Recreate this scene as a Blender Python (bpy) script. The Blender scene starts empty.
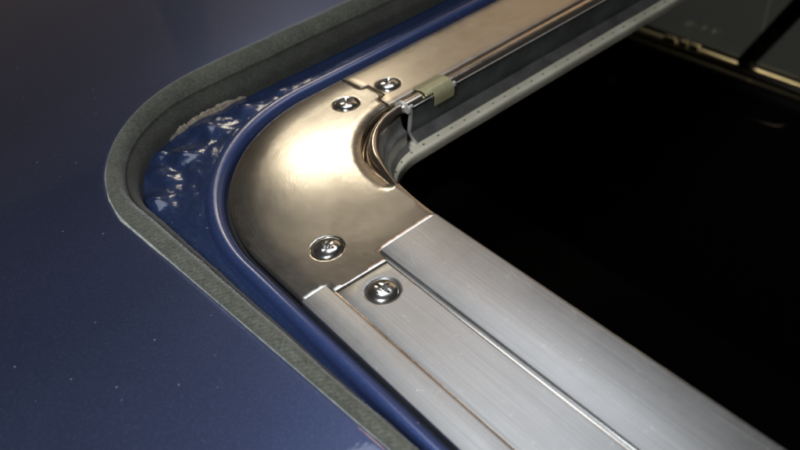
import bpy, math, random
from mathutils import Vector, Matrix, noise
from mathutils.geometry import delaunay_2d_cdt

S = 0.001                      # everything below is written in millimetres
random.seed(4)
scene = bpy.context.scene

# ------------------------------------------------------------------ camera
cam_d = bpy.data.cameras.new('camera')
cam = bpy.data.objects.new('camera', cam_d)
scene.collection.objects.link(cam)
right = Vector((0.64244399, 0.75990431, -0.09905131))
down = Vector((0.46229644, -0.48739432, -0.7407623))
fwd = Vector((-0.61118551, 0.43010721, -0.66442461))
M4 = Matrix((right, -down, -fwd)).transposed().to_4x4()
M4.translation = Vector((158.4, -81.69, 162.63)) * S
cam.matrix_world = M4
cam_d.sensor_width = 36.0
cam_d.lens = 743.0 / 800.0 * 36.0
cam_d.clip_start = 0.01
cam_d.clip_end = 50.0
cam_d.dof.use_dof = True
cam_d.dof.focus_distance = 0.247
cam_d.dof.aperture_fstop = 15.0
scene.camera = cam

# ------------------------------------------------------------------ world: a dim room at night
world = bpy.data.worlds.new('World')
scene.world = world
world.use_nodes = True
bg = world.node_tree.nodes['Background']
bg.inputs[0].default_value = (1.0, 0.93, 0.84, 1)
bg.inputs[1].default_value = 0.030

scene.view_settings.view_transform = 'Standard'
scene.view_settings.look = 'None'
scene.view_settings.gamma = 1.0
scene.view_settings.use_curve_mapping = False
scene.view_settings.exposure = 0.15

# ------------------------------------------------------------------ lamps of the room, plus one added sill light
def area(name, direction, dist, sx, sy, watts, color, shape='RECTANGLE', target=(-20, 20, 0), spin=0.0):
    d = bpy.data.lights.new(name, 'AREA')
    d.shape = shape
    d.size = sx
    d.size_y = sy
    d.energy = watts
    d.color = color
    o = bpy.data.objects.new(name, d)
    scene.collection.objects.link(o)
    v = Vector(direction).normalized()
    t = Vector(target) * S
    o.location = t + v * dist
    o.rotation_euler = (v.to_track_quat('Z', 'Y') @ __import__('mathutils').Quaternion((0, 0, 1), spin)).to_euler()
    return o

area('warm_tube', (-0.705, 0.41, 0.575), 1.5, 0.30, 0.07, 1.4, (1.0, 0.87, 0.66), 'RECTANGLE', (-48, 34, 0))
area('second_bulb', (-0.49, 0.43, 0.76), 2.2, 0.12, 0.12, 0.36, (1.0, 0.54, 0.30), 'DISK', (45, 8, 0))
area('work_lamp', (0.26, -0.26, 0.93), 0.28, 0.09, 0.06, 0.95, (0.94, 0.97, 1.0), 'RECTANGLE', (35, -70, 0), 0.6)
area('ceiling_panel', (-0.34, 0.335, 0.88), 1.9, 0.9, 0.5, 4.4, (0.87, 0.93, 1.0), 'RECTANGLE', (60, -20, 0), 0.6)
area('warm_wall_lamp', (-0.50, 0.75, 0.43), 2.4, 1.2, 0.8, 1.5, (1.0, 0.70, 0.43), 'RECTANGLE', (-60, 120, 0))
area('added_sill_lamp', (-0.30, 0.78, 0.54), 0.60, 0.16, 0.16, 1.1, (1.0, 0.76, 0.45), 'DISK', (-250, 840, -418))  # unseen lamp added past the far window to brighten the chrome sill
# the lit wall of the room, either side of a dark post
area('lit_wall', (-0.93, 0.10, 0.30), 3.0, 1.25, 1.55, 0.24, (1.0, 0.66, 0.42), 'RECTANGLE', (-150, 20, 0))
area('lit_wall', (-0.80, 0.47, 0.30), 3.0, 0.80, 1.55, 0.15, (1.0, 0.66, 0.42), 'RECTANGLE', (-150, 20, 0))

# ------------------------------------------------------------------ helpers
COL = scene.collection
def empty(name, loc, label=None, cat=None):
    o = bpy.data.objects.new(name, None)
    o.empty_display_size = 0.02
    o.location = Vector(loc) * S
    COL.objects.link(o)
    if label:
        o['label'] = label
        o['category'] = cat
    return o

def build(name, verts, faces, mat, parent=None, smooth=True, sharp=40, uv=None):
    """verts in mm, world coordinates"""
    off = Vector((0, 0, 0))
    p = parent
    while p is not None:
        off += p.location
        p = p.parent
    me = bpy.data.meshes.new(name)
    me.from_pydata([tuple(Vector(v) * S - off) for v in verts], [], faces)
    me.validate()
    if smooth:
        me.polygons.foreach_set('use_smooth', [True] * len(me.polygons))
        if sharp:
            me.set_sharp_from_angle(angle=math.radians(sharp))
    if uv:
        l = me.uv_layers.new(name='UVMap')
        for lp in me.loops:
            l.data[lp.index].uv = uv[lp.vertex_index]
    me.materials.append(mat)
    o = bpy.data.objects.new(name, me)
    COL.objects.link(o)
    if parent:
        o.parent = parent
    return o

def curve(a, b, rx, ry, ka=0.0, x0=0.0, LA=600.0, LB=700.0, nA=150, nC=110, nB=150, p=2.0):
    """plan outline: leg along y=a (from x=LA), rounded corner, leg along x=b (to y=LB)"""
    pts = []
    for i in range(nA):
        t = i / nA
        t = t ** 0.75
        pts.append((LA + (b + rx - LA) * t, a))
    for i in range(nC + 1):
        th = math.pi / 2 * i / nC
        s, c = math.sin(th) ** (2 / p), math.cos(th) ** (2 / p)
        pts.append((b + rx - rx * s, a + ry - ry * c))
    for i in range(1, nB + 1):
        t = (i / nB) ** 1.35
        pts.append((b, a + ry + (LB - a - ry) * t))
    if ka:
        pts = [(x, y + ka * max(0, min(x, 160) - x0)) for x, y in pts]
    return pts

def loft(rows, closed=False):
    """rows: list of polylines of (x,y,z), equal length"""
    n = len(rows[0])
    verts = [v for r in rows for v in r]
    faces = []
    m = len(rows)
    for j in range(m - 1 if not closed else m):
        k = (j + 1) % m
        for i in range(n - 1):
            faces.append((j * n + i, j * n + i + 1, k * n + i + 1, k * n + i))
    return verts, faces

def between(c0, c1, prof, i0=0, i1=None):
    rows = []
    for t, z in prof:
        rows.append([(p[0] + (q[0] - p[0]) * t, p[1] + (q[1] - p[1]) * t, z)
                     for p, q in list(zip(c0, c1))[i0:i1]])
    return rows

def smooth_profile(pts, n=6):
    """Catmull-Rom through (t,z) control points"""
    out = []
    P = [pts[0]] + list(pts) + [pts[-1]]
    for i in range(1, len(P) - 2):
        for k in range(n):
            t = k / n
            r = []
            for d in range(len(pts[0])):
                p0, p1, p2, p3 = P[i - 1][d], P[i][d], P[i + 1][d], P[i + 2][d]
                r.append(0.5 * (2 * p1 + (p2 - p0) * t + (2 * p0 - 5 * p1 + 4 * p2 - p3) * t * t + (3 * p1 - p0 - 3 * p2 + p3) * t ** 3))
            out.append(tuple(r))
    out.append(tuple(pts[-1]))
    return out

def polish(o, y0, y1):
    """worn bright foot of a step: a second material on the faces between y0 and y1 (mm)"""
    o.data.materials.append(MT['bright'])
    off = o.parent.parent.location + o.parent.location
    for p in o.data.polygons:
        y = (p.center.y + off.y) / S
        if y0 < y < y1 and p.normal.z > 0.5:
            p.material_index = 1

def flip(faces):
    return [tuple(reversed(f)) for f in faces]

def extrude(profile, axis, s0, s1, closed=True, segs=1):
    """profile points (u,z) swept along axis 'x' (u=y) or 'y' (u=x), with end caps"""
    rows = []
    for k in range(segs + 1):
        s = s0 + (s1 - s0) * k / segs
        rows.append([(s, u, z) if axis == 'x' else (u, s, z) for u, z in profile])
    n = len(profile)
    verts = [v for r in rows for v in r]
    faces = []
    for j in range(segs):
        for i in range(n if closed else n - 1):
            k = (i + 1) % n
            faces.append((j * n + i, j * n + k, (j + 1) * n + k, (j + 1) * n + i))
    if closed:
        faces.append(tuple(reversed(range(n))))
        faces.append(tuple(range(segs * n, (segs + 1) * n)))
    return verts, faces

def box(x0, x1, y0, y1, z0, z1):
    v = [(x, y, z) for z in (z0, z1) for y in (y0, y1) for x in (x0, x1)]
    f = [(0, 2, 3, 1), (4, 5, 7, 6), (0, 1, 5, 4), (2, 6, 7, 3), (0, 4, 6, 2), (1, 3, 7, 5)]
    return v, f

def tube(path, r, n=12):
    verts, faces = [], []
    for i, p in enumerate(path):
        a = Vector(path[max(i - 1, 0)])
        b = Vector(path[min(i + 1, len(path) - 1)])
        t = (b - a).normalized()
        u = t.cross(Vector((0, 0, 1)))
        if u.length < 1e-3:
            u = Vector((1, 0, 0))
        u.normalize()
        w = u.cross(t)
        for k in range(n):
            an = 2 * math.pi * k / n
            verts.append(tuple(Vector(p) + (u * math.cos(an) + w * math.sin(an)) * r))
    for i in range(len(path) - 1):
        for k in range(n):
            faces.append((i * n + k, i * n + (k + 1) % n, (i + 1) * n + (k + 1) % n, (i + 1) * n + k))
    faces.append(tuple(reversed(range(n))))
    faces.append(tuple(range((len(path) - 1) * n, len(path) * n)))
    return verts, flip(faces)

# ------------------------------------------------------------------ materials
def mat(name):
    m = bpy.data.materials.new(name)
    m.use_nodes = True
    nt = m.node_tree
    return m, nt, nt.nodes['Principled BSDF'], nt.nodes, nt.links

def nnoise(nt, vec, scale, detail=3, rough=0.55):
    n = nt.nodes.new('ShaderNodeTexNoise')
    n.inputs['Scale'].default_value = scale
    n.inputs['Detail'].default_value = detail
    n.inputs['Roughness'].default_value = rough
    if vec is not None:
        nt.links.new(vec, n.inputs['Vector'])
    return n.outputs['Fac']

def geo_pos(nt):
    return nt.nodes.new('ShaderNodeNewGeometry').outputs['Position']

def mapping(nt, vec, scale):
    n = nt.nodes.new('ShaderNodeMapping')
    n.inputs['Scale'].default_value = scale
    nt.links.new(vec, n.inputs['Vector'])
    return n.outputs['Vector']

def ramp(nt, fac, stops):
    r = nt.nodes.new('ShaderNodeValToRGB')
    e = r.color_ramp.elements
    while len(e) < len(stops):
        e.new(0.5)
    for el, (p, c) in zip(e, stops):
        el.position = p
        el.color = (c[0], c[1], c[2], 1) if hasattr(c, '__len__') else (c, c, c, 1)
    nt.links.new(fac, r.inputs['Fac'])
    return r.outputs['Color']

def mixc(nt, fac, a, b, blend='MIX'):
    n = nt.nodes.new('ShaderNodeMix')
    n.data_type = 'RGBA'
    n.blend_type = blend
    for sock, v in ((0, fac), (6, a), (7, b)):
        if hasattr(v, 'is_output'):
            nt.links.new(v, n.inputs[sock])
        elif sock == 0:
            n.inputs[0].default_value = v
        else:
            n.inputs[sock].default_value = (v[0], v[1], v[2], 1)
    return n.outputs[2]

def bump(nt, bsdf, height, strength, dist=0.0004, chain=None):
    b = nt.nodes.new('ShaderNodeBump')
    b.inputs['Strength'].default_value = strength
    b.inputs['Distance'].default_value = dist
    nt.links.new(height, b.inputs['Height'])
    if chain is not None:
        nt.links.new(chain, b.inputs['Normal'])
    nt.links.new(b.outputs['Normal'], bsdf.inputs['Normal'])
    return b.outputs['Normal']

def math_node(nt, op, a, b=None, c=None):
    n = nt.nodes.new('ShaderNodeMath')
    n.operation = op
    for i, v in enumerate((a, b, c)):
        if v is None:
            continue
        if hasattr(v, 'is_output'):
            nt.links.new(v, n.inputs[i])
        else:
            n.inputs[i].default_value = v
    return n.outputs[0]

def dust_mask(nt, pos, scale, size, keep):
    """sparse round-ish specks"""
    v = nt.nodes.new('ShaderNodeTexVoronoi')
    v.inputs['Scale'].default_value = scale
    v.inputs['Randomness'].default_value = 1.0
    nt.links.new(pos, v.inputs['Vector'])
    near = math_node(nt, 'LESS_THAN', v.outputs['Distance'], size)
    sep = nt.nodes.new('ShaderNodeSeparateColor')
    nt.links.new(v.outputs['Color'], sep.inputs[0])
    pick = math_node(nt, 'LESS_THAN', sep.outputs[0], keep)
    return math_node(nt, 'MULTIPLY', near, pick)

def m_paint(name, base, rough, dust=True, lumpy=0.0, coat=(0.04, 0.13), metal=0.55):
    m, nt, b, N, L = mat(name)
    pos = geo_pos(nt)
    col = base
    fl = N.new('ShaderNodeTexVoronoi')
    fl.inputs['Scale'].default_value = 3800
    L.new(pos, fl.inputs['Vector'])
    sp = N.new('ShaderNodeSeparateColor')
    L.new(fl.outputs['Color'], sp.inputs[0])
    flake = ramp(nt, sp.outputs[0], [(0.0, [c * 0.88 for c in base]), (0.8, base), (1.0, [min(1, c * 1.3) for c in base])])
    big = ramp(nt, nnoise(nt, pos, 9, 4), [(0.3, 0.86), (0.7, 1.1)])
    col = mixc(nt, 1.0, flake, big, 'MULTIPLY')
    b.inputs['Metallic'].default_value = metal
    b.inputs['Roughness'].default_value = rough
    b.inputs['Coat Weight'].default_value = 1.0
    b.inputs['Specular IOR Level'].default_value = 0.0
    cr = ramp(nt, nnoise(nt, pos, 60, 5, .7), [(0.3, coat[0]), (0.75, coat[1])])
    L.new(cr, b.inputs['Coat Roughness'])
    if dust:
        d1 = dust_mask(nt, pos, 260, 0.085, 0.20)
        d2 = dust_mask(nt, mapping(nt, pos, (1, 0.45, 1)), 420, 0.07, 0.06)
        d3 = nnoise(nt, mapping(nt, pos, (1, 1, 1)), 900, 2)
        dm = math_node(nt, 'MAXIMUM', d1, d2)
        haze = math_node(nt, 'MULTIPLY', ramp(nt, d3, [(0.55, 0.0), (0.8, 1.0)]), 0.05)
        dm = math_node(nt, 'MULTIPLY', dm, 0.45)
        dm = math_node(nt, 'MAXIMUM', dm, haze)
        col = mixc(nt, dm, col, (0.38, 0.38, 0.36))
        inv = math_node(nt, 'SUBTRACT', 1.0, dm)
        L.new(inv, b.inputs['Coat Weight'])
        met = math_node(nt, 'MULTIPLY', inv, metal)
        L.new(met, b.inputs['Metallic'])
    L.new(col, b.inputs['Base Color'])
    if lumpy:
        h = nnoise(nt, pos, 260, 4, .6)
        nrm = bump(nt, b, h, lumpy, 0.0012)
        L.new(nrm, b.inputs['Coat Normal'])
    else:
        h = nnoise(nt, pos, 350, 2)
        nb = N.new('ShaderNodeBump')
        nb.inputs['Strength'].default_value = 0.05
        nb.inputs['Distance'].default_value = 0.0003
        L.new(h, nb.inputs['Height'])
        L.new(nb.outputs['Normal'], b.inputs['Coat Normal'])
    return m

def m_metal(name, base, r0, r1, brush, strength=0.12, polar=None, spots=True, tint=None, grain=0.0, scr=None):
    m, nt, b, N, L = mat(name)
    pos = geo_pos(nt)
    if polar:
        sub = N.new('ShaderNodeVectorMath')
        sub.operation = 'SUBTRACT'
        sub.inputs[1].default_value = (polar[0] * S, polar[1] * S, 0)
        L.new(pos, sub.inputs[0])
        se = N.new('ShaderNodeSeparateXYZ')
        L.new(sub.outputs[0], se.inputs[0])
        ang = math_node(nt, 'ARCTAN2', se.outputs[1], se.outputs[0])
        x2 = math_node(nt, 'MULTIPLY', se.outputs[0], se.outputs[0])
        y2 = math_node(nt, 'MULTIPLY', se.outputs[1], se.outputs[1])
        rad = math_node(nt, 'SQRT', math_node(nt, 'ADD', x2, y2))
        cb = N.new('ShaderNodeCombineXYZ')
        L.new(math_node(nt, 'MULTIPLY', rad, 1500.0), cb.inputs[0])
        L.new(math_node(nt, 'MULTIPLY', ang, 7.0), cb.inputs[1])
        bv = cb.outputs[0]
    else:
        bv = mapping(nt, pos, brush)
    lines = nnoise(nt, bv, 1.0, 4, .65)
    big = nnoise(nt, pos, 45, 5, .62)
    mid = nnoise(nt, pos, 240, 4, .6)
    rr = math_node(nt, 'ADD', math_node(nt, 'MULTIPLY', big, 0.6), math_node(nt, 'MULTIPLY', mid, 0.4))
    rough = ramp(nt, rr, [(0.35, r0), (0.65, r1)])
    L.new(rough, b.inputs['Roughness'])
    if polar:
        b.inputs['Anisotropic'].default_value = 0.45
        tg = N.new('ShaderNodeTangent')
        tg.direction_type = 'RADIAL'
        tg.axis = 'Z'
        L.new(tg.outputs[0], b.inputs['Tangent'])
    dark = [c * 0.88 for c in base] if tint is None else tint
    col = ramp(nt, rr, [(0.34, dark), (0.62, base)])
    if grain:
        g = ramp(nt, lines, [(0.32, 1.0 - grain), (0.68, 1.0 + grain * .4)])
        col = mixc(nt, 1.0, col, g, 'MULTIPLY')
    if scr:
        scr_r = 0.0 if polar else 0.10
        tot = None
        for rz, sc in scr:
            mp = N.new('ShaderNodeMapping')
            mp.inputs['Rotation'].default_value = (0, 0, rz)
            L.new(pos, mp.inputs['Vector'])
            k = nnoise(nt, mapping(nt, mp.outputs[0], sc), 1.0, 2, .5)
            k = ramp(nt, k, [(0.69, 0.0), (0.73, 1.0)])
            tot = k if tot is None else math_node(nt, 'MAXIMUM', tot, k)
        col = mixc(nt, math_node(nt, 'MULTIPLY', tot, 0.28), col, (0.86, 0.85, 0.83))
        L.new(math_node(nt, 'ADD', rough, math_node(nt, 'MULTIPLY', tot, scr_r)), b.inputs['Roughness'])
    if spots:
        s1 = dust_mask(nt, pos, 130, 0.06, 0.10)
        s2 = math_node(nt, 'MULTIPLY', ramp(nt, nnoise(nt, pos, 520, 3, .7), [(0.62, 0.0), (0.74, 1.0)]), 0.22)
        sm = math_node(nt, 'MAXIMUM', math_node(nt, 'MULTIPLY', s1, 0.4), s2)
        col = mixc(nt, sm, col, (0.85, 0.85, 0.83))
        L.new(math_node(nt, 'SUBTRACT', 1.0, math_node(nt, 'MULTIPLY', sm, 0.4)), b.inputs['Metallic'])
    else:
        b.inputs['Metallic'].default_value = 1.0
    L.new(col, b.inputs['Base Color'])
    n1 = bump(nt, b, lines, strength, 0.00012)
    bump(nt, b, big, 0.004 if polar else 0.012, 0.0014, n1)
    return m

def m_plain(name, base, rough, metallic=0.0, nscale=300, nstr=0.2, var=0.2, sheen=0.0):
    m, nt, b, N, L = mat(name)
    pos = geo_pos(nt)
    f = nnoise(nt, pos, nscale, 4, .6)
    col = ramp(nt, f, [(0.3, [c * (1 - var) for c in base]), (0.7, [min(1, c * (1 + var)) for c in base])])
    L.new(col, b.inputs['Base Color'])
    b.inputs['Roughness'].default_value = rough
    b.inputs['Metallic'].default_value = metallic
    if sheen:
        b.inputs['Sheen Weight'].default_value = sheen
    if nstr:
        bump(nt, b, f, nstr, 0.0006)
    return m

BLUE = (0.068, 0.088, 0.180)
MT = {}
MT['paint'] = m_paint('blue_metallic_paint', BLUE, 0.36, metal=0.85, coat=(0.02, 0.08))
MT['channel_paint'] = m_paint('blue_channel_paint', (0.022, 0.040, 0.110), 0.42, dust=True, lumpy=0.13, coat=(0.07, 0.18))
MT['bead_paint'] = m_paint('blue_bead_paint', (0.042, 0.068, 0.19), 0.45, dust=True, coat=(0.14, 0.25))
MT['plate'] = m_metal('corner_plate_metal', (0.56, 0.535, 0.49), 0.205, 0.232, None, 0.05, polar=(-11, 51), spots=False, grain=0.18, tint=(0.475, 0.45, 0.405), scr=[(0.5, (30, 1600, 1)), (-0.9, (45, 1900, 1))])
MT['railB'] = m_metal('side_rail_metal', (0.58, 0.53, 0.46), 0.285, 0.36, (2200, 35, 400), 0.10, spots=False, grain=0.12, tint=(0.50, 0.45, 0.385), scr=[(0.05, (1700, 50, 1))])
MT['railA'] = m_metal('front_rail_aluminium', (0.45, 0.45, 0.45), 0.35, 0.41, (18, 1500, 400), 0.09, grain=0.13, tint=(0.40, 0.40, 0.40), scr=[(0.02, (35, 1700, 1)), (0.35, (40, 1900, 1)), (-0.06, (20, 1300, 1))])
MT['bright'] = m_metal('bright_trim', (0.70, 0.62, 0.54), 0.17, 0.26, (400, 400, 400), 0.05, spots=False)
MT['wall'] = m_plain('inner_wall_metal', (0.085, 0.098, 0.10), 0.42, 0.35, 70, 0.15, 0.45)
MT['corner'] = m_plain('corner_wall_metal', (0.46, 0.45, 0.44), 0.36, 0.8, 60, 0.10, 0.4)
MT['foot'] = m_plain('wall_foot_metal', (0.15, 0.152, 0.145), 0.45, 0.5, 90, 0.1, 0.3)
MT['chrome'] = m_metal('screw_chrome', (0.72, 0.71, 0.69), 0.13, 0.22, (600, 600, 600), 0.04, spots=False)
MT['cut'] = m_plain('cut_edge', (0.66, 0.66, 0.64), 0.35, 0.45, 500, 0.1, 0.15)
MT['clip'] = m_plain('tan_clip_plastic', (0.44, 0.41, 0.24), 0.30, 0.25, 500, 0.15, 0.1)
MT['glue'] = m_plain('dried_glue', (0.26, 0.22, 0.17), 0.8, 0, 500, 0.9, 0.4)
MT['lip'] = m_plain('pale_rubber_lip', (0.34, 0.36, 0.33), 0.55, 0, 400, 0.4, 0.3)
MT['black'] = m_plain('black_vinyl', (0.012, 0.011, 0.010), 0.5, 0, 300, 0.2, 0.3)
MT['carpet'] = m_plain('dark_carpet', (0.005, 0.0045, 0.0045), 0.95, 0, 400, 0.8, 0.4)
MT['door_chrome'] = m_plain('door_chrome', (0.72, 0.66, 0.56), 0.36, 1.0, 60, 0.05, 0.15)
MT['pull'] = m_plain('door_pull_bronze', (0.16, 0.12, 0.08), 0.4, 1.0, 60, 0.05, 0.2)
MT['post'] = m_plain('black_post', (0.014, 0.013, 0.012), 0.30, 0, 200, 0.05, 0.2)
MT['seam'] = m_plain('dark_gap', (0.012, 0.012, 0.014), 0.8, 0, 500, 0.3, 0.3)

# felt with fine diagonal ribs
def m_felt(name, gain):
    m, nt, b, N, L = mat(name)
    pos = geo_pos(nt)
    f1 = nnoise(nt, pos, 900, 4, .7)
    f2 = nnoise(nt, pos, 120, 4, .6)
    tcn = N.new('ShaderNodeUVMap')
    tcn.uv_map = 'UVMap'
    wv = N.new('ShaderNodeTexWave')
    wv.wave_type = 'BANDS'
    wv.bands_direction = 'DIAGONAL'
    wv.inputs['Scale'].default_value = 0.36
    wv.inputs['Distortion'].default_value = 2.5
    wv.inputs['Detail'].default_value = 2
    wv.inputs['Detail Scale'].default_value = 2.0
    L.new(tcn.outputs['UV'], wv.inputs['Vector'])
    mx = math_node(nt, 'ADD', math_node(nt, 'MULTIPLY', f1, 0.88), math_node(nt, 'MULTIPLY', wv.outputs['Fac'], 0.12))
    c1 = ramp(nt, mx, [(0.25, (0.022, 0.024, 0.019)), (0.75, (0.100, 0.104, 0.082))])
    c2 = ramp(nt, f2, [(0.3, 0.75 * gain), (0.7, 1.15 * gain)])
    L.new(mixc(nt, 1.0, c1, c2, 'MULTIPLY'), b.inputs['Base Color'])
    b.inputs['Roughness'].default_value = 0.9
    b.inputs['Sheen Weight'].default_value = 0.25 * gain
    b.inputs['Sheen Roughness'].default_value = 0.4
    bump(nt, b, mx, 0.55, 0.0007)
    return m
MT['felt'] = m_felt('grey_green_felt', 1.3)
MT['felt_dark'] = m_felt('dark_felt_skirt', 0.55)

# perforated cream vinyl
m, nt, b, N, L = mat('perforated_cream_vinyl')
pos = geo_pos(nt)
f1 = nnoise(nt, pos, 420, 4, .6)
f2 = nnoise(nt, pos, 60, 3, .6)
col = ramp(nt, f2, [(0.3, (0.56, 0.53, 0.42)), (0.7, (0.70, 0.665, 0.54))])
L.new(col, b.inputs['Base Color'])
b.inputs['Roughness'].default_value = 0.55
bump(nt, b, f1, 0.35, 0.0005)
MT['vinyl'] = m

# window glass
m, nt, b, N, L = mat('window_glass')
N.remove(b)
tr = N.new('ShaderNodeBsdfTransparent')
tr.inputs[0].default_value = (0.84, 0.88, 0.86, 1)
gs = N.new('ShaderNodeBsdfGlossy')
L.new(ramp(nt, nnoise(nt, geo_pos(nt), 12, 4), [(0.3, 0.02), (0.8, 0.08)]), gs.inputs['Roughness'])
fr = N.new('ShaderNodeFresnel')
ms = N.new('ShaderNodeMixShader')
L.new(fr.outputs[0], ms.inputs[0])
L.new(tr.outputs[0], ms.inputs[1])
L.new(gs.outputs[0], ms.inputs[2])
L.new(ms.outputs[0], N['Material Output'].inputs[0])
MT['glass'] = m

# ------------------------------------------------------------------ plan curves
FELT_OUT = dict(a=-45.0, b=-120.5, rx=70, ry=70, ka=0.08, x0=-50)
FELT_IN = dict(a=-33.6, b=-104.6, rx=45, ry=47, ka=0.045, x0=-60)
felt_out = curve(**FELT_OUT)
felt_in = curve(**FELT_IN)
bead_out = curve(-26.2, -91.0, 76, 74)
metal_out = curve(-20.3, -83.0, 72, 71)
metal_gap = curve(-19.2, -81.9, 71, 70)

# ================================================================== ROOF
roof = empty('car_roof', (-120, -45, 10), 'dusty dark blue metallic car roof skin around the open sunroof', 'car roof')
ds = [-5, -4.2, -2.6, -1.4, -0.5, 0.4, 1.5, 3, 6, 10, 16, 25, 40, 60, 85, 115, 150, 200, 260, 330, 420, 520, 640]
zs = {-5: -2.5, -4.2: 4, -2.6: 7.6, -1.4: 9.1, -0.5: 9.7, 0.4: 9.95}
rows = []
for d in ds:
    P = dict(FELT_OUT)
    P['a'] -= d
    P['b'] -= d
    P['rx'] += d
    P['ry'] += d
    z = zs.get(d, 10 - max(0, d) ** 2 / 5200.0)
    rows.append([(x, y, z) for x, y in curve(**P)])
v, f = loft(rows)
build('roof_panel', v, flip(f), MT['paint'], roof)
# the rest of the roof, beyond the far sides of the opening
v, f = box(-760, 1000, 700, 880, -6, 8)
build('roof_panel', v, f, MT['paint'], roof)
v, f = box(600, 1000, -640, 700, -6, 8)
build('roof_panel', v, f, MT['paint'], roof)

# painted drain channel with old sealer under the paint
lumps = [(-97, 9, 7, 2.0), (-86, -8, 6, 2.2), (-68, -29, 5.5, 2.2), (-99, 27, 6, 1.5), (-78, -20, 5, 1.3),
         (-93, -14, 5, 1.6), (-98, 46, 5, 1.2), (-92, 2, 4, -0.8), (-84, -20, 5, 1.5), (-101, 16, 4, 1.0)]
NX = 46
rows = []
chan_in = curve(-25.5, -90.2, 75.5, 73.5)
chan_far = curve(FELT_IN['a'] - 5, FELT_IN['b'] - 5, 49, 49, ka=0.04, x0=-62)
for j in range(NX + 1):
    t = j / NX
    row = []
    for p, q in zip(chan_far, chan_in):
        x = p[0] + (q[0] - p[0]) * t
        y = p[1] + (q[1] - p[1]) * t
        z = -2.6 + 1.6 * max(0, 1 - t * 2.4) ** 2
        for lx, ly, lr, lh in lumps:
            dd = ((x - lx) ** 2 + (y - ly) ** 2) / lr ** 2
            if dd < 6:
                z += lh * math.exp(-dd * 1.4)
        w = math.exp(-((x + 92) ** 2 + (y - 2) ** 2) / 60.0 ** 2)
        z += (0.15 + 0.85 * w) * (noise.fractal(Vector((x, y, 3)) * 0.13, 1.0, 2.0, 3)) * 0.42 * min(1, (1 - t) * 6)
        row.append((x, y, z))
    rows.append(row)
v, f = loft(rows)
build('drain_channel', v, f, MT['channel_paint'], roof, sharp=0)

prof = smooth_profile([(-0.12, -3.0), (0.0, -2.0), (0.10, -0.2), (0.28, 1.0), (0.5, 1.15), (0.72, 0.7), (0.88, -0.3), (0.95, -1.8), (0.97, -4.0)], 5)
v, f = loft(between(bead_out, metal_out, prof))
build('channel_bead', v, f, MT['bead_paint'], roof, sharp=0)
v, f = loft(between(bead_out, curve(-16, -79, 68, 67), [(0.5, -3.2), (1.0, -3.2)]))
build('channel_ledge', v, f, MT['seam'], roof, sharp=0)

# ================================================================== FELT SEAL
seal = empty('roof_seal', (-113, -40, 8), 'grey green fuzzy felt seal lining the roof edge of the opening', 'seal')
prof = smooth_profile([(-0.03, 7.0), (0.0, 10.0), (0.08, 11.5), (0.26, 12.3), (0.46, 11.7), (0.60, 9.9), (0.67, 7.6), (0.70, 6.4), (0.80, 5.4), (0.92, 4.0), (1.0, 1.8), (1.01, -2.8)], 5)
rows = between(felt_out, felt_in, prof)
for j, r in enumerate(rows):
    for i, (x, y, z) in enumerate(r):
        n1 = noise.noise(Vector((x, y, 1.3)) * 0.035) * 0.7 + noise.noise(Vector((x, y, 7.3)) * 0.13) * 0.28
        r[i] = (x + n1 * 0.6, y + n1 * 0.5, z + n1)
n = len(rows[0])
uv = []
arc = [0]
for i in range(1, n):
    a_, b_ = rows[0][i - 1], rows[0][i]
    arc.append(arc[-1] + math.hypot(b_[0] - a_[0], b_[1] - a_[1]))
acc = 0
for j, r in enumerate(rows):
    uv += [(arc[i], j * 0.62) for i in range(n)]
v, f = loft(rows)
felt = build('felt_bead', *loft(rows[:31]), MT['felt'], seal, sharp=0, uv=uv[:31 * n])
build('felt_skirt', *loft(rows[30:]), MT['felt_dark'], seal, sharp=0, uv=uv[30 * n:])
# fuzz
fv, ff = [], []
for k in range(15000):
    i = random.randrange(60, n - 60)
    j = random.randrange(1, 34)
    a_, b_, c_ = Vector(rows[j][i]), Vector(rows[j][i + 1]), Vector(rows[j + 1][i])
    p = a_ + (b_ - a_) * random.random() + (c_ - a_) * random.random()
    nn = (b_ - a_).cross(c_ - a_).normalized()
    d = (nn * 0.45 + Vector((random.uniform(-1, 1), random.uniform(-1, 1), random.uniform(-.4, .6))) * 0.8).normalized()
    s = d.cross(Vector((random.uniform(-1, 1), random.uniform(-1, 1), 1))).normalized() * random.uniform(.03, .055)
    ln = random.uniform(0.3, 0.7)
    q = len(fv)
    fv += [tuple(p - nn * .1 - s), tuple(p - nn * .1 + s), tuple(p + d * ln)]
    ff.append((q, q + 1, q + 2))
fz = build('felt_fuzz', fv, ff, MT['felt_dark'], seal, smooth=False)
fz['kind'] = 'stuff'
# pale rubber lip on the outer side, over the corner and the near leg
rows = []
i0, i1 = 62, 200
lipp = curve(FELT_OUT['a'] - 0.9, FELT_OUT['b'] - 0.9, 70.9, 70.9, 0.08, -50)
for t, z in ((0, 9.85), (0.25, 10.6), (0.7, 10.9), (1.25, 10.5)):
    row = []
    for k, (p, q) in enumerate(list(zip(lipp, felt_out))[i0:i1]):
        w = 0.55 + 0.5 * noise.noise(Vector((p[0], p[1], 0)) * 0.09) + .25 * noise.noise(Vector((p[0], p[1], 0)) * 0.5)
        tail = min(1, (i1 - i0 - 1 - k) / 25)
        w = max(0.05, w) * tail * (0.18 + 0.75 * math.exp(-((p[0] + 45) / 38.0) ** 2))
        row.append((q[0] + (p[0] - q[0]) * (1 - t) * w * 1.3 + (0), q[1] + (p[1] - q[1]) * (1 - t) * w * 1.3, z - (1 - w) * 0.5))
    rows.append(row)
v, f = loft(rows)
build('rubber_lip', v, f, MT['lip'], seal, sharp=0)
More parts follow.
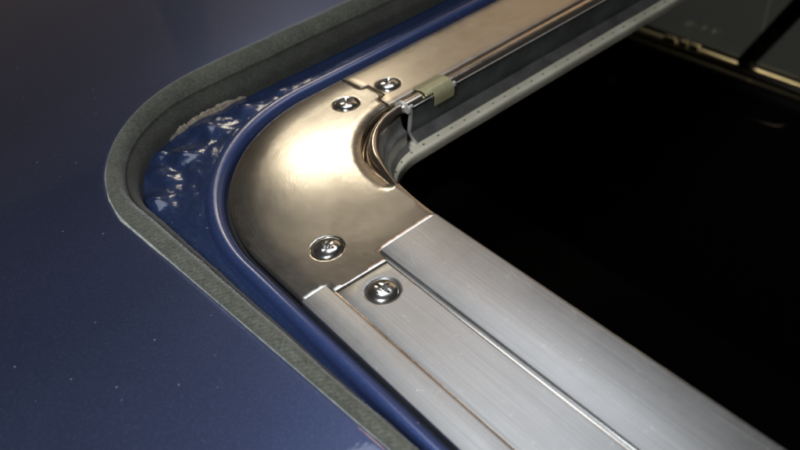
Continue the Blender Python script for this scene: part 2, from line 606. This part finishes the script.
# dried glue along the foot of the felt in the corner
gl = [(i, p) for i, p in enumerate(felt_in) if (p[0] < -93 and -12 < p[1] < 38)]
rows = [[], [], [], []]
for i, p in gl:
    c = Vector((p[0], p[1]))
    q = Vector(chan_in[i])
    d = (q - c).normalized()
    w = 0.9 + 1.5 * noise.noise(Vector((p[0], p[1], 5)) * 0.22) + 1.0 * noise.noise(Vector((p[0], p[1], 9)) * 0.9)
    e = min(1, (p[1] + 12) / 14, (38 - p[1]) / 18)
    w = max(0.05, w * e)
    zj = noise.noise(Vector((p[0], p[1], 2)) * 0.5) * .5
    for k, (o_, z) in enumerate(((-0.3, -0.6 + w * 0.9), (0.4, -0.5 + w * 0.8), (0.5 + w * .7, -1.0), (0.6 + w, -3.2))):
        rows[k].append((c.x + d.x * o_ * e, c.y + d.y * o_ * e, -3.4 + (z + 3.4) * min(1, e * 2) + zj * (k < 3) * e))
v, f = loft(rows)
build('dried_glue', v, f, MT['glue'], seal, sharp=0)

# ================================================================== SUNROOF FRAME
frame = empty('sunroof_frame', (-40, 10, 0), 'bare metal sunroof frame of brushed rails meeting at a curved corner plate', 'sunroof frame')

def pip(x, y, poly):
    c = False
    j = len(poly) - 1
    for i in range(len(poly)):
        xi, yi = poly[i]
        xj, yj = poly[j]
        if (yi > y) != (yj > y) and x < (xj - xi) * (y - yi) / (yj - yi) + xi:
            c = not c
        j = i
    return c

def inset(poly, d):
    """poly counter-clockwise; positive d moves inwards"""
    out = []
    n = len(poly)
    for i in range(n):
        p0, p1, p2 = Vector(poly[i - 1]), Vector(poly[i]), Vector(poly[(i + 1) % n])
        e1 = (p1 - p0).normalized()
        e2 = (p2 - p1).normalized()
        n1 = Vector((-e1.y, e1.x))
        n2 = Vector((-e2.y, e2.x))
        m_ = n1 + n2
        m_ = m_ / max(0.35, m_.length_squared / 2) if m_.length > 1e-6 else n1
        out.append(tuple(p1 + m_ * d))
    return out

def densify(poly, step):
    out = []
    for i in range(len(poly)):
        a_, b_ = Vector(poly[i]), Vector(poly[(i + 1) % len(poly)])
        k = max(1, int((b_ - a_).length / step))
        for q in range(k):
            out.append(tuple(a_ + (b_ - a_) * q / k))
    return out

def sheet(outline, holes, zf, thick=2.5, bev=0.45, step=2.0, grid=2.5, hole_r=5.9):
    """sheet metal plate: rounded rim, countersunk holes, curved top zf(x,y)"""
    O = densify(outline, step)
    area2 = sum(O[i - 1][0] * O[i][1] - O[i][0] * O[i - 1][1] for i in range(len(O)))
    if area2 < 0:
        O.reverse()
    I1 = inset(O, bev)
    I2 = inset(O, bev * 0.35)
    V2 = [Vector(p) for p in I1]
    E2 = [(i, (i + 1) % len(I1)) for i in range(len(I1))]
    NH = 40
    for hx, hy in holes:
        s = len(V2)
        V2 += [Vector((hx + hole_r * math.cos(2 * math.pi * k / NH), hy + hole_r * math.sin(2 * math.pi * k / NH))) for k in range(NH)]
        E2 += [(s + k, s + (k + 1) % NH) for k in range(NH)]
        for rr in (0.35, 1.2):
            V2 += [Vector((hx + (hole_r + rr) * math.cos(2 * math.pi * k / NH), hy + (hole_r + rr) * math.sin(2 * math.pi * k / NH))) for k in range(NH)]
    xs = [p[0] for p in O]
    ys = [p[1] for p in O]
    x = min(xs)
    I3 = inset(O, bev * 2.2)
    while x < max(xs):
        y = min(ys)
        while y < max(ys):
            if pip(x, y, I3) and all((x - hx) ** 2 + (y - hy) ** 2 > (hole_r + 2.0) ** 2 for hx, hy in holes):
                V2.append(Vector((x + random.uniform(-.3, .3), y + random.uniform(-.3, .3))))
            y += grid
        x += grid
    ov, oe, of, *_ = delaunay_2d_cdt(V2, E2, [], 0, 1e-5)
    verts = [(p.x, p.y, zf(p.x, p.y)) for p in ov]
    faces = []
    for t in of:
        cx = sum(ov[i].x for i in t) / len(t)
        cy = sum(ov[i].y for i in t) / len(t)
        if pip(cx, cy, I1) and all((cx - hx) ** 2 + (cy - hy) ** 2 > (hole_r * .99) ** 2 for hx, hy in holes):
            faces.append(tuple(t))
    def ring(polys):
        for (pa, za), (pb, zb) in zip(polys[:-1], polys[1:]):
            s = len(verts)
            n_ = len(pa)
            for p in pa:
                verts.append((p[0], p[1], zf(*p) + za))
            for p in pb:
                verts.append((p[0], p[1], zf(*p) + zb))
            for k in range(n_):
                q = (k + 1) % n_
                faces.append((s + k, s + n_ + k, s + n_ + q, s + q))
    ring([(I1, 0), (I2, -bev * .28), (O, -bev), (O, -thick)])
    for hx, hy in holes:
        def cir(r):
            return [(hx + r * math.cos(2 * math.pi * k / NH), hy + r * math.sin(2 * math.pi * k / NH)) for k in range(NH)]
        pl = [(cir(hole_r), 0), (cir(hole_r - .35), -.12), (cir(hole_r - .9), -.75), (cir(hole_r - 1.2), -1.6), (cir(0.5), -1.7)]
        s0 = len(faces)
        ring(pl)
        faces[s0:] = flip(faces[s0:])
    # weld
    key, remap, nv = {}, [], []
    for p in verts:
        k = (round(p[0], 3), round(p[1], 3), round(p[2], 3))
        if k not in key:
            key[k] = len(nv)
            nv.append(p)
        remap.append(key[k])
    nf = []
    for fc in faces:
        g = []
        for i in fc:
            if remap[i] not in g:
                g.append(remap[i])
        if len(g) > 2:
            nf.append(tuple(g))
    return nv, nf

def make_screw():
    """oval head with a pressed cross recess, radius 4.85 mm"""
    R0, NA = 4.85, 64
    def dome(x, y):
        return 1.6 * math.sqrt(max(0.0, 1 - (x * x + y * y) / R0 ** 2 * 0.97)) - 0.25
    def cross(w, l, c):
        q = [(l, -w * .8), (l, w * .8), (w + c, w), (w, w + c), (w * .8, l), (-w * .8, l)]
        out = []
        for k in range(2):
            for x, y in q:
                out.append((x, y) if k == 0 else (-x, -y))
        # complete by rotation so that all four arms are alike
        out = []
        arm = [(l, -w * .75), (l + .12, 0), (l, w * .75), (w + c, w), (w + c * .3, w + c * .3)]
        for k in range(4):
            ca, sa = math.cos(k * math.pi / 2), math.sin(k * math.pi / 2)
            out += [(x * ca - y * sa, x * sa + y * ca) for x, y in arm]
        return out
    top, low = cross(0.66, 2.75, 0.55), cross(0.42, 1.5, 0.3)
    V2 = [Vector((R0 * math.cos(2 * math.pi * k / NA), R0 * math.sin(2 * math.pi * k / NA))) for k in range(NA)]
    E2 = [(k, (k + 1) % NA) for k in range(NA)]
    s_ = len(V2)
    V2 += [Vector(p) for p in top]
    E2 += [(s_ + k, s_ + (k + 1) % len(top)) for k in range(len(top))]
    for rr in (0.5, 1.0, 1.5, 2.0, 2.5, 3.0, 3.5, 4.0, 4.35, 4.65):
        m_ = max(8, int(rr * 12))
        for k in range(m_):
            an = 2 * math.pi * (k + .5 * (int(rr * 2) % 2)) / m_
            x, y = rr * math.cos(an), rr * math.sin(an)
            if not pip(x, y, [(px * 1.08, py * 1.08) for px, py in top]):
                V2.append(Vector((x, y)))
    ov, oe, of, *_ = delaunay_2d_cdt(V2, E2, [], 0, 1e-5)
    verts = [(p.x, p.y, dome(p.x, p.y)) for p in ov]
    faces = []
    for t in of:
        cx = sum(ov[i].x for i in t) / len(t)
        cy = sum(ov[i].y for i in t) / len(t)
        if not pip(cx, cy, top):
            faces.append(tuple(t))
    n_ = len(top)
    s_ = len(verts)
    verts += [(x, y, dome(x, y)) for x, y in top]
    verts += [(x * .97, y * .97, dome(x, y) - .12) for x, y in top]
    verts += [(x, y, -0.15) for x, y in low]
    verts.append((0, 0, -0.45))
    for r_ in range(2):
        for k in range(n_):
            q = (k + 1) % n_
            faces.append((s_ + r_ * n_ + q, s_ + r_ * n_ + k, s_ + (r_ + 1) * n_ + k, s_ + (r_ + 1) * n_ + q))
    for k in range(n_):
        q = (k + 1) % n_
        faces.append((s_ + 2 * n_ + k, s_ + 2 * n_ + q, s_ + 3 * n_))
    s_ = len(verts)
    for zz, rr in ((dome(R0, 0), R0), (-0.5, R0 + .05), (-2.2, R0 - .3)):
        for k in range(NA):
            an = 2 * math.pi * k / NA
            verts.append((rr * math.cos(an), rr * math.sin(an), zz))
    for a0 in (s_, s_ + NA):
        for k in range(NA):
            q = (k + 1) % NA
            faces.append((a0 + k, a0 + NA + k, a0 + NA + q, a0 + q))
    return verts, faces
sv, sf = make_screw()
screw_mesh = None
def screw(parent, x, y, z, rot, tilt=(0, 0)):
    global screw_mesh
    if screw_mesh is None:
        me = bpy.data.meshes.new('screw')
        me.from_pydata([tuple(Vector(p) * S) for p in sv], [], sf)
        me.polygons.foreach_set('use_smooth', [True] * len(me.polygons))
        me.set_sharp_from_angle(angle=math.radians(30))
        me.materials.append(MT['chrome'])
        screw_mesh = me
    o = bpy.data.objects.new('screw', screw_mesh)
    COL.objects.link(o)
    o.parent = parent
    off = Vector((0, 0, 0))
    p = parent
    while p is not None:
        off += p.location
        p = p.parent
    o.location = Vector((x, y, z)) * S - off
    o.rotation_euler = (math.radians(tilt[0]), math.radians(tilt[1]), math.radians(rot))
    return o

# --- corner plate
NC = (-14.0, 71.0)     # centre of the notch in the plate
def arc_pts(cx, cy, rx, ry, a0, a1, n):
    return [(cx + rx * math.cos(math.radians(a0 + (a1 - a0) * k / n)), cy + ry * math.sin(math.radians(a0 + (a1 - a0) * k / n))) for k in range(n + 1)]
outline = [(13.7, 35.6), (13.7, 11.6), (18.8, 10.4), (17.6, -10.2), (13.7, -10.2), (13.7, -19.4)]
outer_arc = arc_pts(-10.5, 50.8, 71.4, 70.2, 270, 180, 48)
outline += outer_arc
outline += [(-81.9, 66.9), (-68.8, 67.3), (-68.2, 70.6), (-57.8, 70.8), (-56.6, 67.0), (-50.2, 66.9)]
outline += arc_pts(NC[0], NC[1], 36.2, 36.2, 186.5, 245, 18)
outline += [(-27.6, 37.6), (-24.5, 36.6), (-21.0, 36.6), (-18.6, 37.6), (-17.4, 38.9), (-12, 38.2), (-6, 37.3), (0, 36.5), (7, 35.9)]
def plate_z(x, y):
    # pressed sheet: crowned a little across the bend, rolled down at its outer edge
    dx, dy = x + 10.5, y - 50.8
    r = math.hypot(dx, dy) if (dx < 0 and dy < 0) else max(-dx, -dy)
    z = 0.0
    if r > 60:
        z -= 0.0045 * (r - 60) ** 2
    w = max(0.0, 1 - ((x + 40) ** 2 + (y - 30) ** 2) / 44.0 ** 2)
    z += 0.55 * w * w
    dn = math.hypot(x - NC[0], y - NC[1])
    if x < NC[0] + 4 and y < NC[1] and dn < 41:
        z -= 0.035 * (41 - dn) ** 2 * 0.9
    return z
v, f = sheet(outline, [(0, 0), (-63.8, 56.0)], plate_z, thick=3.0, bev=0.5, step=1.6, grid=1.7)
plate = build('corner_plate', v, f, MT['plate'], frame, sharp=28)
for vv in plate.data.vertices:
    vv.co -= Vector((-11, 51, 0)) * S - frame.location
plate.location = Vector((-11, 51, 0)) * S - frame.location
plate['label'] = 'bronze toned curved corner plate'
screw(plate, 0, 0, -0.15, 24, (2, -2))
screw(plate, -63.8, 56.0, -0.1, 61, (-1, 2))

# --- front rail: flat middle web, raised lip strip outside, raised slab inside
def flat(x, y):
    return -0.25 + 0.05 * noise.noise(Vector((x * .02, y * .05, 0)))
v, f = sheet([(18.9 + .1, 10.3), (17.9, -10.9), (600, -10.9), (600, 12.0), (19.2, 12.0)], [(27.4, 1.1)], flat, thick=2.5, bev=0.3, step=6, grid=5)
rail = build('front_rail', v, f, MT['railA'], frame, sharp=28)
rail['label'] = 'grey brushed aluminium rail with a raised slab'
screw(rail, 27.4, 1.1, -0.35, 8, (-2, 1))
# lip strip
pl = [(-19.6, -3.5), (-19.6, 0.4), (-19.45, 0.60), (-19.2, 0.66), (-10.75, 0.72), (-10.5, 0.67), (-10.4, 0.55), (-10.3, 0.1), (-10.15, -0.08), (-9.8, -0.17), (-9.3, -0.22), (-9.2, -1.5), (-9.2, -3.5)]
v, f = extrude(list(reversed(pl)), 'x', 14.0, 600, segs=40)
v = [(x, y + (0.12 * noise.noise(Vector((x * .03, 4, 0))) if x > 15 else 0), z + 0.06 * noise.noise(Vector((x * .05, y * .2, 1)))) for x, y, z in v]
polish(build('lip_strip', v, f, MT['railA'], rail, sharp=38), -10.4, -9.25)
# inner slab
ps = [(9.3, -2.0), (9.3, -0.3), (9.45, -0.215), (10.0, -0.195), (10.5, -0.13), (10.85, -0.02), (11.0, 0.15), (11.08, 0.62), (11.2, 0.80), (11.45, 0.88), (22, 0.92), (34.3, 0.86), (34.9, 0.78), (35.3, 0.5), (35.5, 0.1), (35.5, -16), (33, -16), (33, -2)]
v, f = extrude(list(reversed(ps)), 'x', 14.0, 600, segs=40)
v = [(x, y, z + 0.07 * noise.noise(Vector((x * .04, y * .15, 5)))) for x, y, z in v]
polish(build('inner_slab', v, f, MT['railA'], rail, sharp=38), 9.2, 10.2)

# --- side rail
side_out = [(-81.9, 67.5), (-69.2, 67.9), (-68.6, 71.2), (-57.4, 71.4), (-56.1, 67.6), (-50.2, 67.5), (-50.2, 700), (-81.9, 700)]
def side_z(x, y):
    e = max(0.0, -74 - x)
    return -0.15 - 0.008 * e * e + 0.05 * noise.noise(Vector((x * .05, y * .02, 3)))
v, f = sheet(side_out, [(-62.5, 77.2)], side_z, thick=3.0, bev=0.35, step=4, grid=4)
side = build('side_rail', v, f, MT['railB'], frame, sharp=28)
side['label'] = 'warm toned brushed metal rail with a rolled inner edge'
screw(side, -62.5, 77.2, -0.25, 40, (1, 2))
# rolled inner edge (straight)
pr = smooth_profile([(-50.4, -2.2), (-50.0, -1.1), (-49.2, -0.7), (-48.6, -0.1), (-47.4, 0.75), (-45.8, 1.05), (-44.2, 0.8), (-43.0, 0.1), (-42.3, -0.9), (-42.1, -2.0)], 5)
v, f = extrude(pr, 'y', 71.2, 700, closed=False, segs=60)
build('rolled_edge', v, f, MT['bright'], side, sharp=0)
v, f = tube([(-42.15, y, -0.75) for y in range(73, 401, 8)], 0.22, 8)
build('edge_seam', v, f, MT['cut'], side, sharp=0)
# inner wall: undercut sheet with a foot, bright cut end
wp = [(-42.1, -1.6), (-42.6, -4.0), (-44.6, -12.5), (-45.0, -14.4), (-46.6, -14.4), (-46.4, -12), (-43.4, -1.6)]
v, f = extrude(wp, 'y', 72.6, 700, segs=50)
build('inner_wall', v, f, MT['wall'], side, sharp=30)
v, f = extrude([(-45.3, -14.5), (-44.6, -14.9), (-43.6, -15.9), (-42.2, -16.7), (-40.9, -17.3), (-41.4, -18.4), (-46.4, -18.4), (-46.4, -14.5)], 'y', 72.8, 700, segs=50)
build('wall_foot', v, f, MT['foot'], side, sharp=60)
cutp = [(-41.75, -0.2), (-42.3, -4.0), (-44.3, -12.5), (-44.7, -14.2), (-43.9, -15.5), (-42.3, -16.6), (-40.6, -17.4),
        (-41.0, -18.1), (-43.2, -17.2), (-44.9, -15.9), (-45.7, -14.2), (-45.2, -12.4), (-43.2, -4.0), (-42.7, -0.2)]
cutp = [(u - 0.35 if i >= 7 else u, z) for i, (u, z) in enumerate(cutp)]
v, f = extrude(cutp, 'y', 72.0, 72.9)
build('cut_end', v, f, MT['cut'], side, sharp=30)
v, f = tube([(-42.2, 71.6, -0.1), (-42.2, 73.2, -0.1)], 0.75, 14)
build('cut_end_tip', v, f, MT['cut'], side, sharp=50)

# --- corner bead, groove and curved wall
def arcpath(r, z, a0=180, a1=262, n=48, lead=0.0):
    pts = [(NC[0] - r, NC[1] + lead, z)] if lead else []
    pts += [(x, y, z) for x, y in arc_pts(NC[0], NC[1], r, r, a0, min(a1, 248), n)]
    x, y, _ = pts[-1]
    ex, ey = 2.0, 34.0 + (36 - r) * 0.25
    for k in range(1, 13):
        t = k / 12
        pts.append((x + (ex - x) * t, y + (ey - y) * (1 - (1 - t) ** 1.5), z - 1.6 * t))
    return pts
prof = smooth_profile([(37.0, -3.6), (36.0, -5.0), (35.0, -4.4), (34.4, -2.4), (33.5, -0.4), (31.9, 0.7), (30.4, 0.2), (29.6, -1.0), (29.4, -2.6)], 5)
v, f = loft([arcpath(r, z) for r, z in prof])
cb = build('corner_bead', v, f, MT['bright'], frame, sharp=0)
v, f = loft([arcpath(r, z, 187) for r, z in ((29.45, -2.0), (29.3, -5), (28.9, -7.2), (28.3, -8.1), (27.3, -8.6), (26.8, -9.2), (26.7, -10.5), (27.4, -14.5), (27.0, -16.5), (25.6, -18.5))])
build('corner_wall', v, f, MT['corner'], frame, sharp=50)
# collar at the joint of bead and rolled edge
cp = [(-50.0 , -0.9), (-48.8, 0.25), (-47.4, 1.15), (-45.8, 1.45), (-44.1, 1.15), (-42.7, 0.3), (-41.9, -0.9), (-41.7, -2.4), (-43.0, -2.4), (-49.8, -2.0)]
v, f = extrude(cp, 'y', 70.2, 71.7)
build('collar', v, f, MT['cut'], frame, sharp=50)

# ================================================================== CLIP
clip = empty('rail_clip', (-46, 87, 1), 'small tan plastic clip folded over the rolled edge of the rail', 'clip')
def clip_prof(th):
    pts = [(-50.8, 0.35), (-49.6, 0.65), (-47.6, 1.35), (-45.6, 1.65), (-43.6, 1.45), (-42.2, 0.7), (-41.5, -0.6), (-41.4, -2.2), (-41.9, -5.2)]
    out = []
    for i, p in enumerate(pts):
        a_ = Vector(pts[max(0, i - 1)])
        b_ = Vector(pts[min(len(pts) - 1, i + 1)])
        d = (b_ - a_).normalized()
        out.append((p[0] - d.y * th, p[1] + d.x * th))
    return pts, out
lo, hi = clip_prof(0.5)
v, f = extrude(list(reversed(hi + list(reversed(lo)))), 'y', 84.4, 95.0)
build('clip_saddle', v, f, MT['clip'], clip, sharp=45)
lo2, hi2 = lo[:6], hi[:6]
v, f = extrude(list(reversed(hi2 + list(reversed(lo2)))), 'y', 80.8, 84.4)
build('clip_tongue', v, f, MT['clip'], clip, sharp=45)
v, f = extrude([(-42.1, -1.0), (-41.0, -1.0), (-41.0, 0.6), (-42.1, 1.0)], 'y', 95.0, 96.2)
build('clip_tooth', v, f, MT['cut'], clip, sharp=45)

# ================================================================== HEADLINER EDGE
hl = empty('headliner_edge', (-40, 90, -19), 'cream perforated vinyl headliner edge below the side rail wall', 'headliner')
co = curve(44.0, -47.0, 31, 33, nC=80)
ci = curve(46.8, -36.9, 19, 24, nC=80)
prof = smooth_profile([(0.0, -17.6), (0.3, -17.8), (0.7, -18.2), (0.93, -18.6), (1.0, -19.3), (0.99, -21.0), (0.9, -24)], 4)
rows = between(co, ci, prof)
for r in rows:
    for i, (x, y, z) in enumerate(r):
        k = noise.noise(Vector((x, y, 0)) * 0.06) * .5
        r[i] = (x + k, y + k, z + k * .6)
v, f = loft(rows)
vin = build('vinyl_strip', v, f, MT['vinyl'], hl, sharp=0)
# punched holes
pv, pf = [], []
nrow = len(rows)
def hole_at(i, fr, j, gr, rr):
    A, B = rows[j][i], rows[j][i + 1]
    Cc = rows[min(j + 1, nrow - 1)][i]
    a_, b_, c_ = Vector(A), Vector(B), Vector(Cc)
    p = a_ + (b_ - a_) * fr + (c_ - a_) * gr
    nn = (b_ - a_).cross(c_ - a_).normalized()
    if nn.z < 0:
        nn = -nn
    u = (b_ - a_).normalized()
    w = nn.cross(u)
    s = len(pv)
    for k in range(8):
        an = 2 * math.pi * k / 8
        pv.append(tuple(p + nn * 0.06 + (u * math.cos(an) * 0.62 + w * math.sin(an) * .45) * rr))
    pf.append(tuple(range(s, s + 8)))
dist = 0.0
nextd = [0.0, 2.6]
jr = [5, 9]
for i in range(120, len(rows[0]) - 1):
    a_, b_ = Vector(rows[4][i]), Vector(rows[4][i + 1])
    seg = (b_ - a_).length
    for q in range(2):
        while nextd[q] < dist + seg:
            hole_at(i, (nextd[q] - dist) / seg, jr[q], random.uniform(0, .6), random.uniform(.5, .7) if q == 0 else random.uniform(.75, 1.05))
            nextd[q] += 8.2 + random.uniform(-.7, .7)
    dist += seg
    if a_.y > 400:
        break
pf_o = build('punched_holes', pv, pf, MT['seam'], hl, smooth=False)
pf_o['kind'] = 'stuff'

# ================================================================== FAR DOOR, SEEN THROUGH THE OPENING
door = empty('car_door', (-250, 850, -900), 'black interior of the far door with chrome window sill, in the dark cabin', 'car door')
v, f = box(-905, 905, 850, 890, -960, -432)
build('door_panel', v, f, MT['black'], door)
# padded top roll under the sill
path = [(x, 846, -446) for x in range(-900, 701, 100)]
v, f = tube(path, 16, 20)
build('door_cap', v, f, MT['black'], door)
path = [(x, 840, -418 + 0.6 * noise.noise(Vector((x * .01, 0, 0)))) for x in range(-900, 701, 20)]
v, f = tube(path, 8, 20)
build('sill_trim', v, f, MT['door_chrome'], door)
path = [(x, 851, -411) for x in range(-900, 701, 50)]
v, f = tube(path, 3, 12)
build('glass_seal', v, f, MT['post'], door)
v, f = box(-895, -268, 856, 860, -430, -70)
build('window_pane', v, f, MT['glass'], door)
v, f = box(-262, 690, 856, 860, -430, -70)
build('vent_pane', v, f, MT['glass'], door)
post = [(-268 + (z + 400) * .51, 845, z) for z in range(-410, -60, 25)]
v, f = tube(post, 12, 16)
build('vent_post', v, f, MT['post'], door)
for (x, z, r) in ((-256, -372, 5.0), (-240, -346, 4.0), (-264, -402, 6.0)):
    v, f = tube([(x, 832, z), (x + 1, 838, z), (x + 2, 846, z)], r, 14)
    build('vent_rivet', v, f, MT['door_chrome'], door)
for (x, z, w) in ((-384, -405, 9), (-362, -404, 6), (-344, -404, 7)):
    v, f = tube([(x - w, 831, z), (x, 829, z + 1), (x + w, 831, z)], 4.5, 12)
    build('sill_clip', v, f, MT['door_chrome'], door)
v, f = tube([(-300, 846, -492), (-290, 838, -490), (-250, 837, -486), (-206, 837, -481), (-196, 846, -480)], 3.5, 14)
build('door_pull', v, f, MT['pull'], door)
v, f = tube([(-474, 850, -509), (-474, 826, -509), (-474, 822, -508)], 9, 16)
build('window_crank', v, f, MT['door_chrome'], door)
fl = build('cabin_floor', *box(-930, 930, -730, 900, -985, -955), MT['carpet'])
fl['kind'] = 'structure'
for bx_ in ((-920, -900, -700, 890, -960, -20), (900, 920, -700, 890, -960, -20), (-900, 900, -720, -700, -960, -20)):
    w_ = build('cabin_wall', *box(*bx_), MT['carpet'])
    w_['kind'] = 'structure'
